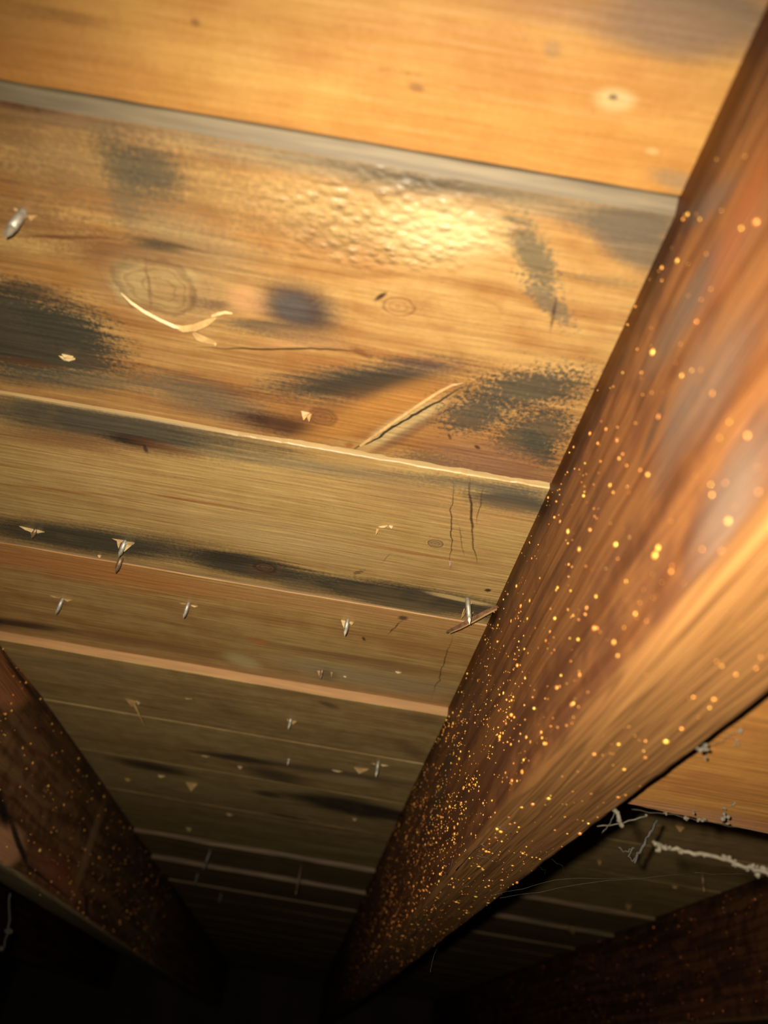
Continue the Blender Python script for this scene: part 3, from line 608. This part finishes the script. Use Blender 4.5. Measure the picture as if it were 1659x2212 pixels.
obj('beam', bm4, mat3, fourth, origin=r4o)

# ------------------------------------------------------------------ resin drops
def resin(name, c1, c2):
    b = NB(name)
    oi = b.n('ShaderNodeObjectInfo').outputs['Random']
    ge = b.n('ShaderNodeNewGeometry').outputs['Random Per Island']
    r = b.math('FRACT', b.math('ADD', b.math('MULTIPLY', oi, 7.13), ge))
    b.put(b.bsdf.inputs['Base Color'], b.mix(b.ramp(r, 0.55, 1.0), b.mix(b.ramp(r, 0.0, 0.55), c1, c2), tuple(0.35 * x for x in c2)))
    b.bsdf.inputs['Roughness'].default_value = 0.3
    b.bsdf.inputs['Metallic'].default_value = 0.3
    b.bsdf.inputs['Specular IOR Level'].default_value = 0.6
    b.bsdf.inputs['Coat Weight'].default_value = 0.5
    b.bsdf.inputs['Coat Roughness'].default_value = 0.1
    return b.m
amber = resin('amber_resin', (0.95, 0.55, 0.08), (0.85, 0.30, 0.05))
deep_amber = resin('deep_amber_resin', (0.75, 0.34, 0.05), (0.62, 0.20, 0.035))
red_amber = resin('red_amber_resin', (1.0, 0.36, 0.08), (0.9, 0.22, 0.05))

def drop_mesh(name, mat, elong, flat):
    bm = bmesh.new()
    bmesh.ops.create_icosphere(bm, subdivisions=2, radius=1.0)
    for v in bm.verts:
        v.co.x *= elong; v.co.z *= flat
    me = bpy.data.meshes.new(name); bm.to_mesh(me); bm.free()
    for f in me.polygons: f.use_smooth = True
    me.materials.append(mat)
    return me
DROPS = [drop_mesh('resin_drop', amber, e, f) for e, f in ((1.0, 0.8), (1.25, 0.75), (0.9, 0.95))]

def frame(n, spin):
    u = n.orthogonal().normalized(); w = n.cross(u)
    m = Matrix((u, w, n)).transposed()
    return m @ Matrix.Rotation(spin, 3, 'Z')
def scatter(n, x_face, sgn, yr, dens, rnd, under_share, x0, x1):
    out = []
    while len(out) < n:
        y = rnd.uniform(*yr)
        if rnd.random() < under_share:
            t = rnd.random(); x = x0 + (x1 - x0) * (0.06 + 0.88 * t); z = RZ + 0.0001
            nrm = Vector((0, 0, -1)); k = dens(y, -1)
            if fbm(y * 20, x * 60, 3) + 0.15 < rnd.uniform(-0.6, 0.9): continue
        else:
            z = rnd.uniform(RZ + 0.003, DZ - 0.004); x = x_face; nrm = Vector((sgn, 0, 0)); k = dens(y, (z - RZ) / (DZ - RZ))
            if fbm(y * 16, z * 40, 7) + 0.2 < rnd.uniform(-0.7, 0.9): continue
        if rnd.random() > k: continue
        out.append((Vector((x, y, z)), nrm))
    return out
rd = random.Random(5)
def dens_big(y, h):
    k = min(1.0, 0.22 + max(0, (y - 0.08)) * 1.7)
    if h >= 0: k *= 1.0 - 0.55 * max(0, h - 0.3)
    if y > 0.6: k *= max(0.12, 1.0 - (y - 0.6) * 1.6)
    return k
pts = scatter(3000, RX0, -1, (0.05, 1.7), dens_big, rd, 0.22, RX0, RX1)
def seen_size(p, r): return r / (p - CAM).length
items = []
for p, nrm in pts:
    r = (0.00031 + 0.00014 * min(1.0, p.y)) * math.exp(rd.gauss(0, 0.52))
    if rd.random() < 0.03: r *= 1.8
    items.append((p, nrm, min(r, 0.0011), rd.random() * 6.28))
items.sort(key=lambda t: -seen_size(t[0], t[2]))
def place_drop(parent, p, nrm, r, spin):
    o = bpy.data.objects.new('resin_drop', DROPS[int(spin * 100) % 3])
    o.matrix_world = Matrix.Translation(p) @ (frame(nrm, spin) @ Matrix.Diagonal((r, r, r))).to_4x4()
    link(o, parent)
def stuff_drops(name, parent, its, mat, sub=1):
    bm = bmesh.new(); bmesh.ops.create_icosphere(bm, subdivisions=sub, radius=1.0)
    bm.verts.ensure_lookup_table()
    tv = [v.co.copy() for v in bm.verts]; tf = [[v.index for v in f.verts] for f in bm.faces]
    bm.free()
    org = its[0][0].copy(); V = []; F = []
    for p, nrm, r, spin in its:
        m = frame(nrm, spin) @ Matrix.Diagonal((r * 1.1, r, r * 0.85))
        k = len(V)
        V.extend([tuple(m @ v + p - org) for v in tv])
        F.extend([[j + k for j in f] for f in tf])
    me = bpy.data.meshes.new(name); me.from_pydata(V, [], F); me.update()
    for f in me.polygons: f.use_smooth = True
    me.materials.append(mat)
    o = bpy.data.objects.new(name, me); o.location = org
    link(o, parent)
    return tag(o, kind='stuff')
for it in items[:300]: place_drop(big, *it)
rest = items[300:]
stuff_drops('resin_sprinkle', big, [t for t in rest if t[0].y < 0.62], amber, 2)
stuff_drops('resin_sprinkle', big, [t for t in rest if t[0].y >= 0.62], deep_amber, 2)

def simple_items(n, xf, sgn, yr, dens, x0, x1, us, s, seed):
    r_ = random.Random(seed)
    return [(p, nn, s * math.exp(r_.gauss(0, 0.4)), r_.random() * 6.28) for p, nn in scatter(n, xf, sgn, yr, dens, r_, us, x0, x1)]
stuff_drops('resin_sprinkle', left, simple_items(420, LX1, 1, (0.5, 1.7), lambda y, h: 0.9 if h > 0 else 0.1, LX0, LX1, 0.02, 0.0008, 3), amber, 2)
stuff_drops('resin_sprinkle', third, simple_items(600, R3X0, -1, (0.8, 2.6), lambda y, h: 0.9 if h > 0 else 0.1, R3X0, R3X0 + 0.04, 0.02, 0.0007, 4), red_amber, 1)

# ------------------------------------------------------------------ board laid between the rafters of the next bay
BW_ = 0.47 * D                                    # its underside over the camera
BZ = CZ + BW_
pL, pR = deck(1360, 1738, BW_), deck(1659, 1802, BW_)
blk = tag(empty('laid_board', ((RX1 + R3X0) / 2, pL.y, BZ)), 'bright orange board lying between two rafters at the right edge', 'board')
bo = Vector(((RX1 + R3X0) / 2, pL.y - 0.1, BZ))
def blk_coords(b):
    P = b.vmath('ADD', b.n('ShaderNodeTexCoord').outputs['Object'], tuple(bo))
    s = b.xyz(P)
    return P, b.vec(s[0], s[1], 0.0)
def blk2d(px, py):
    p = deck(px, py, BW_); return (p.x, p.y)
mat_blk = wood('laid_board_wood', 6.6, (0.34, 0.135, 0.028), (0.43, 0.19, 0.042), blk_coords, blk2d, rings=12, ring_amt=0.1, rough=0.5,
    stains=[S(1500, 1672, 1530, 1680, 14, (0.32, 0.12, 0.03), 0.6, 0.7), S(1370, 1735, 1659, 1790, 12, (0.42, 0.20, 0.10), 0.6, 0.8)])
bm = bmesh.new(); rows = []
sl_ = (pR.y - pL.y) / (pR.x - pL.x)
for i in range(121):
    x = RX1 - 0.0005 + (R3X0 - RX1 + 0.001) * i / 120
    ye = pL.y + sl_ * (x - pL.x) + 0.0007 * fbm(x * 110, 5)
    rows.append([bm.verts.new((x, yy, zz)) for yy, zz in ((ye - 0.24, BZ + 0.012), (ye - 0.24, BZ), (ye - 0.12, BZ), (ye - 0.0008, BZ), (ye, BZ + 0.0008), (ye, BZ + 0.012))])
grid_faces(bm, rows, closed=True); bm.faces.new(rows[0]); bm.faces.new(rows[-1][::-1])
bmesh.ops.recalc_face_normals(bm, faces=bm.faces[:])
obj('board', bm, mat_blk, blk, origin=bo, smooth=False)

# ------------------------------------------------------------------ nails and splinters
steel = plain('galvanised_steel', (0.40, 0.36, 0.27), 0.55, 0.7, 0.25, 600)
dull = plain('dull_steel', (0.16, 0.14, 0.11), 0.6, 0.6, 0.25, 600)
rusty = plain('rusty_steel', (0.20, 0.12, 0.06), 0.5, 0.6, 0.3, 600)
shard_pale = plain('torn_pale_wood', (0.56, 0.39, 0.17), 0.6, vary=0.15, scale=250)
shard_tan = plain('torn_tan_wood', (0.38, 0.22, 0.075), 0.6, vary=0.2, scale=250)
shard_dark = plain('dark_sliver_wood', (0.16, 0.075, 0.035), 0.55, vary=0.4, scale=300)

def nail(px, py, mm, dia, label, tilt=(0, 0), mat=steel, spin=0.3):
    p = deck(px, py)
    z0 = under(p.x, p.y)
    p = deck(px, py, z0 - CZ)
    L, r = mm * 1.25 / 1000, dia / 2000
    ax = Vector((tilt[0], tilt[1], -1)).normalized()
    root = tag(empty('nail', p), label, 'nail', 'nail points through the deck')
    tipl = min(r * 3.4, L * 0.55)
    bm = bmesh.new()
    q0, q1 = p - ax * 0.006, p + ax * (L - tipl)
    tube(bm, [q0, q0.lerp(q1, 0.5), q1], [r, r, r], 12)
    bmesh.ops.recalc_face_normals(bm, faces=bm.faces[:])
    obj('shank', bm, mat, root)
    bm = bmesh.new()
    u = ax.orthogonal().normalized(); w = ax.cross(u)
    ring = [bm.verts.new(q1 + (u * math.cos(spin + k * math.pi / 4) + w * math.sin(spin + k * math.pi / 4)) * r * (1.0 if k % 2 else 0.94)) for k in range(8)]
    mid = [bm.verts.new(q1 + ax * tipl * 0.45 + (u * math.cos(spin + k * math.pi / 2) + w * math.sin(spin + k * math.pi / 2)) * r * 0.78) for k in range(4)]
    tip = bm.verts.new(q1 + ax * tipl)
    for k in range(4):
        a, b_, c = ring[2 * k], ring[(2 * k + 1) % 8], ring[(2 * k + 2) % 8]
        bm.faces.new((a, b_, mid[k])); bm.faces.new((b_, c, mid[(k + 1) % 4])); bm.faces.new((b_, mid[(k + 1) % 4], mid[k]))
        bm.faces.new((mid[k], mid[(k + 1) % 4], tip))
    bmesh.ops.recalc_face_normals(bm, faces=bm.faces[:])
    obj('point', bm, mat, root, smooth=False)
    return p, ax, L
def shard(pa, pb, apex, thick, mat, name='splinter'):
    """torn wood: base edge pa-pb on the plank, apex standing off it; a thin wedge, child of its plank"""
    c = (pa + pb) / 2
    i = plank_at(c.y)
    bm = bmesh.new()
    n = (pb - pa).cross(apex - pa)
    n = n.normalized() * thick if n.length > 1e-9 else Vector((0, thick, 0))
    mid1 = pa.lerp(apex, 0.55) + n * 0.6 + Vector((0, 0, -0.0002)); mid2 = pb.lerp(apex, 0.45) - n * 0.3
    A = [bm.verts.new(v) for v in (pa, pb, mid2, apex, mid1)]
    B = [bm.verts.new(v + n * k) for v, k in ((pa, 1.2), (pb, 1.2), (mid2, 0.9), (apex, 0.25), (mid1, 0.9))]
    bm.faces.new(A); bm.faces.new(B[::-1])
    for k in range(5): bm.faces.new((A[k], A[(k + 1) % 5], B[(k + 1) % 5], B[k]))
    bmesh.ops.recalc_face_normals(bm, faces=bm.faces[:])
    return obj(name, bm, mat, PLANKS[i], smooth=False)
def dk(px, py, lift=0.0):
    p = deck(px, py); z = under(p.x, p.y) - lift
    return deck(px, py, z - CZ)
def sh(x1, y1, x2, y2, ax, ay, lift, mat=None, thick=0.0005):
    """base between two deck pixels; apex seen at (ax, ay), standing `lift` mm off the deck"""
    shard(dk(x1, y1, -0.0006), dk(x2, y2, -0.0006), dk(ax, ay, lift / 1000), thick, mat or shard_pale)

nail(50, 458, 13, 3.6, 'thick nail point standing out of the knotty plank at the far left edge')
sh(28, 446, 62, 462, 56, 470, 2.5); sh(58, 462, 84, 462, 66, 478, 1.5, shard_tan)
nail(270, 1170, 9, 3.1, 'nail point in the grey plank edge with pale splinters standing around it')
sh(235, 1160, 275, 1166, 262, 1172, 1.5, shard_tan); sh(262, 1168, 290, 1170, 284, 1178, 4, shard_pale); sh(270, 1170, 292, 1171, 268, 1192, 6, shard_pale); sh(252, 1166, 262, 1170, 256, 1185, 4, shard_tan)
nail(262, 1206, 9, 3.2, 'bare brown nail point just below the splintered one at the plank joint', mat=rusty)
nail(77, 1145, 5, 2.6, 'short nail tip between two pale wing-like splinters on the grey plank edge', mat=rusty)
sh(37, 1133, 76, 1142, 68, 1150, 3); sh(80, 1142, 99, 1148, 80, 1152, 3); sh(66, 1148, 74, 1148, 68, 1161, 5, shard_tan)
nail(135, 1294, 10, 2.9, 'grey nail point nearest the left rafter on the brown plank')
sh(103, 1283, 132, 1290, 130, 1292, 1.0, shard_tan); sh(132, 1290, 160, 1294, 146, 1300, 2.0, shard_tan)
nail(407, 1303, 9.5, 2.8, 'bright-tipped nail point in the middle of the brown plank')
sh(382, 1300, 404, 1302, 402, 1306, 1.2, shard_tan); sh(408, 1304, 432, 1308, 420, 1312, 1.5, shard_pale)
nail(751, 1340, 9.5, 3.0, 'nail point right of centre on the brown plank with a pale splinter at its left')
sh(736, 1337, 750, 1340, 743, 1357, 6, shard_pale); sh(752, 1340, 766, 1343, 760, 1350, 3, shard_pale)
nail(1010, 1293, 14, 3.0, 'long nail beside the big rafter where a dark sliver hangs', tilt=(0.15, 0))
sh(1005, 1318, 1003, 1312, 996, 1336, 6, shard_tan); sh(1010, 1322, 1024, 1320, 1016, 1330, 4, shard_tan); sh(1014, 1297, 1022, 1300, 1014, 1308, 2, shard_tan)
nail(628, 1553, 8, 3.2, 'nail point on the plank below the pale orange plank edge')
sh(618, 1550, 628, 1553, 624, 1560, 3, shard_tan); sh(630, 1552, 645, 1555, 632, 1566, 4, shard_tan)
nail(817, 1645, 12, 3.4, 'long shiny nail point near the big rafter on a far plank')
sh(790, 1643, 814, 1648, 810, 1652, 1.0, shard_pale); sh(820, 1648, 848, 1654, 826, 1655, 1.5, shard_pale)
nail(624, 1640, 5, 2.8, 'short blunt nail tip on a far plank above the centre dark streak')
nail(455, 1835, 24, 4.0, 'long slanted nail in the dark far part near the left rafter', tilt=(-0.1, 0), mat=dull)
nail(427, 1888, 14, 4.0, 'dim nail in the dark just below the long slanted nail', mat=dull)
nail(651, 1868, 34, 3.0, 'very long thin dark nail hanging in the far dark part', mat=rusty)
nail(478, 1930, 14, 4.0, 'faint nail point farthest back in the middle bay', mat=dull)
nail(1517, 1888, 16, 3.6, 'lone thin rusty nail in the dark bay at the right', mat=rusty)
nail(696, 1448, 6, 2.4, 'small dark nail tip just above the pale orange plank edge', mat=rusty)
# loose torn bits on the planks
sh(122, 765, 165, 772, 148, 780, 2, shard_pale, 0.0012); sh(132, 762, 160, 768, 142, 774, 2.5, shard_pale, 0.001)
sh(650, 885, 672, 890, 656, 908, 4, shard_tan, 0.001); sh(660, 892, 674, 892, 668, 912, 4, shard_tan, 0.0008)
sh(812, 1136, 840, 1132, 830, 1140, 1.5, shard_pale); sh(813, 1140, 820, 1142, 812, 1156, 4, shard_tan); sh(838, 1132, 850, 1134, 846, 1142, 2, shard_pale)
sh(968, 1208, 978, 1210, 972, 1224, 3, shard_dark); sh(210, 1197, 220, 1199, 215, 1206, 1.5, shard_pale)
sh(684, 1446, 692, 1447, 690, 1462, 4, shard_tan); sh(714, 1450, 719, 1450, 716, 1464, 4, shard_tan)
sh(852, 1448, 872, 1452, 860, 1455, 1.5); sh(740, 1458, 750, 1460, 746, 1464, 1.2)
sh(265, 1503, 300, 1512, 285, 1528, 5, shard_tan); sh(284, 1516, 290, 1516, 314, 1571, 22, shard_tan); sh(294, 1508, 304, 1516, 298, 1524, 3, shard_pale)
sh(762, 1655, 800, 1660, 776, 1672, 5, shard_tan); sh(712, 1661, 745, 1666, 730, 1668, 1.5, shard_pale)
sh(400, 1688, 428, 1692, 413, 1710, 8, shard_tan); sh(395, 1505, 425, 1510, 410, 1510, 1, shard_pale)
sh(432, 1630, 458, 1634, 444, 1636, 1.5, shard_tan); sh(512, 1653, 526, 1656, 518, 1662, 3, shard_tan)
sh(486, 1755, 508, 1760, 494, 1762, 2, shard_tan); sh(760, 1765, 772, 1768, 766, 1774, 3, shard_tan); sh(268, 1680, 285, 1684, 276, 1688, 3, shard_tan)
sh(338, 1672, 360, 1676, 346, 1680, 2, shard_pale); sh(400, 1785, 415, 1790, 408, 1796, 4, shard_tan)
sh(1458, 1782, 1480, 1786, 1470, 1798, 6, shard_tan); sh(1290, 1858, 1300, 1860, 1296, 1870, 6, shard_tan); sh(1350, 1952, 1366, 1956, 1358, 1968, 10, shard_tan)
sh(1450, 1912, 1466, 1915, 1458, 1920, 3, shard_tan); sh(1220, 2000, 1242, 2004, 1240, 2020, 8, shard_tan); sh(890, 1606, 896, 1607, 892, 1613, 3, shard_dark)

# lifted flakes around the knot and the diagonal split of the knotty plank
def flake(pts, widths, lifts, mat, side_px=1):
    """a curved lip of torn wood: pts are deck pixels along it, widths in pixels across, lifts in mm at the free edge"""
    bm = bmesh.new(); rows = []
    for k, (x, y) in enumerate(pts):
        x2, y2 = pts[min(k + 1, len(pts) - 1)]; x1, y1 = pts[max(k - 1, 0)]
        L = math.hypot(x2 - x1, y2 - y1); nx, ny = -(y2 - y1) / L, (x2 - x1) / L
        w = widths[k] * side_px
        rows.append([bm.verts.new(dk(x, y, -0.0008)), bm.verts.new(dk(x, y, 0.0003)), bm.verts.new(dk(x + nx * w * .5, y + ny * w * .5, lifts[k] * 0.0006)),
                     bm.verts.new(dk(x + nx * w, y + ny * w, lifts[k] / 1000)), bm.verts.new(dk(x + nx * w * 1.05, y + ny * w * 1.05, lifts[k] / 1000 - 0.0006)), bm.verts.new(dk(x + nx * w * 0.9, y + ny * w * 0.9, -0.0008))])
    grid_faces(bm, rows, closed=True)
    bm.faces.new(rows[0]); bm.faces.new(rows[-1][::-1])
    bmesh.ops.recalc_face_normals(bm, faces=bm.faces[:])
    return obj('splinter', bm, mat, PLANKS[2], smooth=False)
flake([(262, 632), (285, 652), (312, 670), (345, 688), (378, 702), (402, 706)], [2, 5, 6, 6, 7, 4], [0.5, 1.0, 1.2, 1.2, 1.3, 0.6], shard_pale)
flake([(372, 700), (395, 704), (420, 700), (446, 690), (466, 684)], [4, 14, 16, 14, 4], [0.4, 1.8, 2.0, 1.6, 0.4], shard_tan)
flake([(456, 681), (470, 675), (486, 672), (502, 676)], [5, 7, 6, 2], [1.5, 2.0, 1.6, 0.5], shard_pale)
flake([(418, 716), (430, 722), (445, 728), (460, 735), (470, 742)], [6, 14, 14, 10, 3], [0.3, 0.8, 0.9, 0.6, 0.2], shard_tan)
sh(462, 738, 470, 740, 466, 748, 2.5)
flake([(776, 962), (820, 930), (870, 895), (910, 868), (945, 845), (975, 830), (1005, 824)], [5, 6, 6, 6, 6, 5, 2], [0.8, 1.2, 1.2, 1.0, 0.9, 0.7, 0.3], shard_tan)

# the dark sliver caught between nail and rafter
bm = bmesh.new()
pA, pB = dk(963, 1366, 0.010), side(1074, 1312, RX0 - 0.0006)
sp = [pA.lerp(pB, t) + Vector((0, 0, -0.0006 * math.sin(t * 5))) for t in (0, 0.08, 0.3, 0.55, 0.8, 1.0)]
tube(bm, sp, [0.0003, 0.0010, 0.0015, 0.0016, 0.0013, 0.0009], 5)
bmesh.ops.recalc_face_normals(bm, faces=bm.faces[:])
sl = empty('wood_sliver', pB)
tag(sl, 'dark thin wood sliver leaning from the big rafter across the plank joint', 'splinter')
obj('body', bm, shard_dark, sl, smooth=False)
bm = bmesh.new()
off = Vector((0, 0.0006, -0.0014))
tube(bm, [p + off for p in sp[1:]], [0.0002, 0.0005, 0.0006, 0.0006, 0.0004], 4)
bmesh.ops.recalc_face_normals(bm, faces=bm.faces[:])
obj('torn_edge', bm, shard_tan, sl, smooth=False)

# ------------------------------------------------------------------ cobwebs and dust
dust = plain('dusty_web', (0.10, 0.082, 0.055), 0.9, vary=0.2, scale=300, spec=0.1)
dust_dim = plain('old_grey_web', (0.09, 0.078, 0.06), 0.9, vary=0.2, scale=300, spec=0.1)
def at(px, py, depth):                       # a point seen at a pixel, `depth` metres along the view axis
    r = ray(px, py); return CAM + r * (depth / FPX)
def clump(bm, c, r, seed, n=2):
    g = bmesh.ops.create_icosphere(bm, subdivisions=n, radius=r, matrix=Matrix.Translation(c))
    for v in g['verts']:
        d = v.co - c
        v.co = c + d * (1 + 0.55 * nz(*(v.co * (1.2 / r)), ) if False else 1 + 0.55 * mnoise.noise(v.co * (0.9 / r) + Vector((seed, 0, 0))))
def strand(parent, pts, r, mat, name='thread', seg=5, jig=0.0):
    bm = bmesh.new()
    P = []
    for a, b_ in zip(pts, pts[1:]):
        for t in (0, 0.25, 0.5, 0.75): P.append(a.lerp(b_, t))
    P.append(pts[-1])
    P = [p + Vector((nz(k * 1.7, 1), nz(k * 1.7, 4), nz(k * 1.7, 8))) * jig for k, p in enumerate(P)]
    tube(bm, P, [r * (1 + 0.5 * nz(k * 1.3, r * 1e4)) for k in range(len(P))], seg)
    bmesh.ops.recalc_face_normals(bm, faces=bm.faces[:])
    return obj(name, bm, mat, parent)
def web_clump(parent, px, py, depth, r_px, mat, seed):
    bm = bmesh.new(); c = at(px, py, depth); r = r_px * depth / FPX
    for k in range(4):
        rr = random.Random(seed * 7 + k)
        clump(bm, c + Vector((rr.uniform(-1, 1), rr.uniform(-1, 1), rr.uniform(-1, 1))) * r * 0.7, r * rr.uniform(0.4, 0.7), seed + k, 1)
    obj('dust_clump', bm, mat, parent)

web = tag(empty('cobweb', at(1420, 1825, 0.29)), 'thick dusty cobweb strand crossing the dark bay at the right edge', 'cobweb')
strand(web, [at(1418, 1822, .29), at(1450, 1834, .29), at(1500, 1842, .288), at(1560, 1852, .285), at(1600, 1872, .282), at(1640, 1880, .28), at(1720, 1900, .275)], 0.0007, dust, 'strand', 7, 0.0012)
for k, (x, y, r) in enumerate([(1419, 1822, 9), (1424, 1832, 8), (1440, 1833, 8), (1468, 1838, 5), (1520, 1846, 5), (1570, 1856, 9), (1590, 1864, 8), (1618, 1873, 9), (1645, 1880, 13), (1665, 1884, 12)]):
    web_clump(web, x, y, .287, r, dust, k)
web2 = tag(empty('cobweb', at(1515, 1605, 0.25)), 'white cobweb fluff clinging to the rafter edge above the orange board', 'cobweb')
for k, (x, y, r, dd) in enumerate([(1490, 1590, 13, .262), (1510, 1612, 12, .258), (1524, 1614, 9, .262), (1600, 1577, 7, .262), (1598, 1563, 5, .262), (1582, 1594, 5, .27), (1592, 1604, 6, .27), (1524, 1637, 4, .27), (1620, 1625, 4, .28)]):
    web_clump(web2, x, y, dd, r, dust, 20 + k)
strand(web2, [at(1490, 1590, .262), at(1518, 1612, .26), at(1560, 1600, .265), at(1598, 1575, .262)], 0.00008, dust, jig=0.001)
web3 = tag(empty('cobweb', at(1483, 1770, 0.32)), 'pale dust tufts along the lower edge of the orange board', 'cobweb')
for k, (x, y, r) in enumerate([(1483, 1768, 6), (1506, 1770, 6), (1520, 1771, 5), (1568, 1764, 9), (1564, 1745, 4), (1584, 1735, 5), (1497, 1755, 4), (1437, 1757, 4), (1398, 1762, 4), (1572, 1782, 4)]):
    web_clump(web3, x, y, .322, r, dust, 40 + k)
strand(web3, [at(1365, 1748, .324), at(1440, 1758, .324), at(1506, 1770, .322), at(1572, 1782, .322), at(1660, 1800, .322)], 0.00007, dust, jig=0.0008)
web4 = tag(empty('cobweb', at(1330, 1748, 0.32)), 'curled dusty web end hanging below the big rafter edge', 'cobweb')
strand(web4, [at(1322, 1742, .32), at(1334, 1756, .318), at(1338, 1772, .317), at(1344, 1786, .317)], 0.0009, dust, 'strand', 6, 0.0004)
strand(web4, [at(1290, 1785, .33), at(1345, 1778, .326), at(1395, 1762, .326)], 0.0002, dust, jig=0.0005)
strand(web4, [at(1300, 1800, .33), at(1318, 1778, .326), at(1330, 1750, .32)], 0.00018, dust, jig=0.0005)
web5 = tag(empty('cobweb', at(1418, 1778, 0.42)), 'grey wispy web drooping from a nail in the dark bay at the right', 'cobweb')
strand(web5, [at(1420, 1772, .5), at(1400, 1805, .5), at(1383, 1838, .5), at(1368, 1860, .5)], 0.0011, dust_dim, 'strand', 5, 0.002)
strand(web5, [at(1336, 1830, .5), at(1356, 1840, .5), at(1372, 1828, .5), at(1355, 1846, .5), at(1366, 1862, .5), at(1375, 1850, .5)], 0.0006, dust_dim, 'strand', 5, 0.002)
web6 = tag(empty('cobweb', at(10, 2000, 0.9)), 'small grey web tuft in the dark at the lower left edge', 'cobweb')
strand(web6, [at(22, 1930, .9), at(20, 1980, .9), at(16, 2020, .9), at(4, 2050, .9)], 0.0012, dust_dim, 'strand', 5, 0.003)
web_clump(web6, 18, 2012, .9, 9, dust_dim, 71); web_clump(web6, 2, 2050, .9, 6, dust_dim, 72)
web7 = tag(empty('cobweb', at(1180, 1880, 0.42)), 'fine spider threads strung under the big rafter into the right bay', 'cobweb')
for a, b_, c in [((1080, 1940), (1250, 1910), (1500, 1885)), ((1060, 1935), (1200, 1900), (1400, 1895)), ((1190, 1855), (1215, 1870), (1218, 1890)), ((1165, 1872), (1178, 1880), (1176, 1892)), ((1500, 1885), (1580, 1888), (1659, 1892)), ((930, 2100), (935, 2070), (945, 2045))]:
    strand(web7, [at(*a, .43), at(*b_, .44), at(*c, .46)], 0.00006, dust_dim, jig=0.001)
# web scraps stuck to the big rafter's lower corner
web8 = tag(empty('cobweb', at(1090, 1790, 0.40)), 'faint whitish web film along the lower corner of the big rafter', 'cobweb')
for k, pth in enumerate([[(1075, 1785), (1092, 1792), (1104, 1800)], [(985, 1880), (1020, 1840), (1045, 1820)], [(1030, 1848), (1050, 1852), (1064, 1860)], [(965, 1890), (975, 1870), (978, 1855)]]):
    P = []
    for (x, y) in pth:
        q = side(x, y, RX0 - 0.0007)
        if q.z < RZ: q = deck(x, y, RZ - 0.0007 - CZ)
        P.append(q)
    strand(web8, P, 0.00016, dust_dim, jig=0.0006)

# ------------------------------------------------------------------ the rest of the attic, in the dark
dark_wood = plain('attic_boards', (0.035, 0.017, 0.012), 0.85, vary=0.4, scale=6)
def slab(name, lo, hi, mat, label=None, cat=None):
    bm = bmesh.new()
    bmesh.ops.create_cube(bm, size=1.0)
    for v in bm.verts:
        v.co = Vector([l + (h - l) * (c + 0.5) for l, h, c in zip(lo, hi, v.co)])
    o = obj(name, bm, mat, smooth=False)
    return tag(o, label, cat, kind='structure')
slab('floor', (X0, RY0, -0.05), (X1, RY1, 0.0), dark_wood, 'dark attic floor far below', 'floor')
slab('wall_far', (X0, RY1, 0.0), (X1, RY1 + 0.05, DZ + 0.02), dark_wood, 'unlit end wall behind the rafters', 'wall')
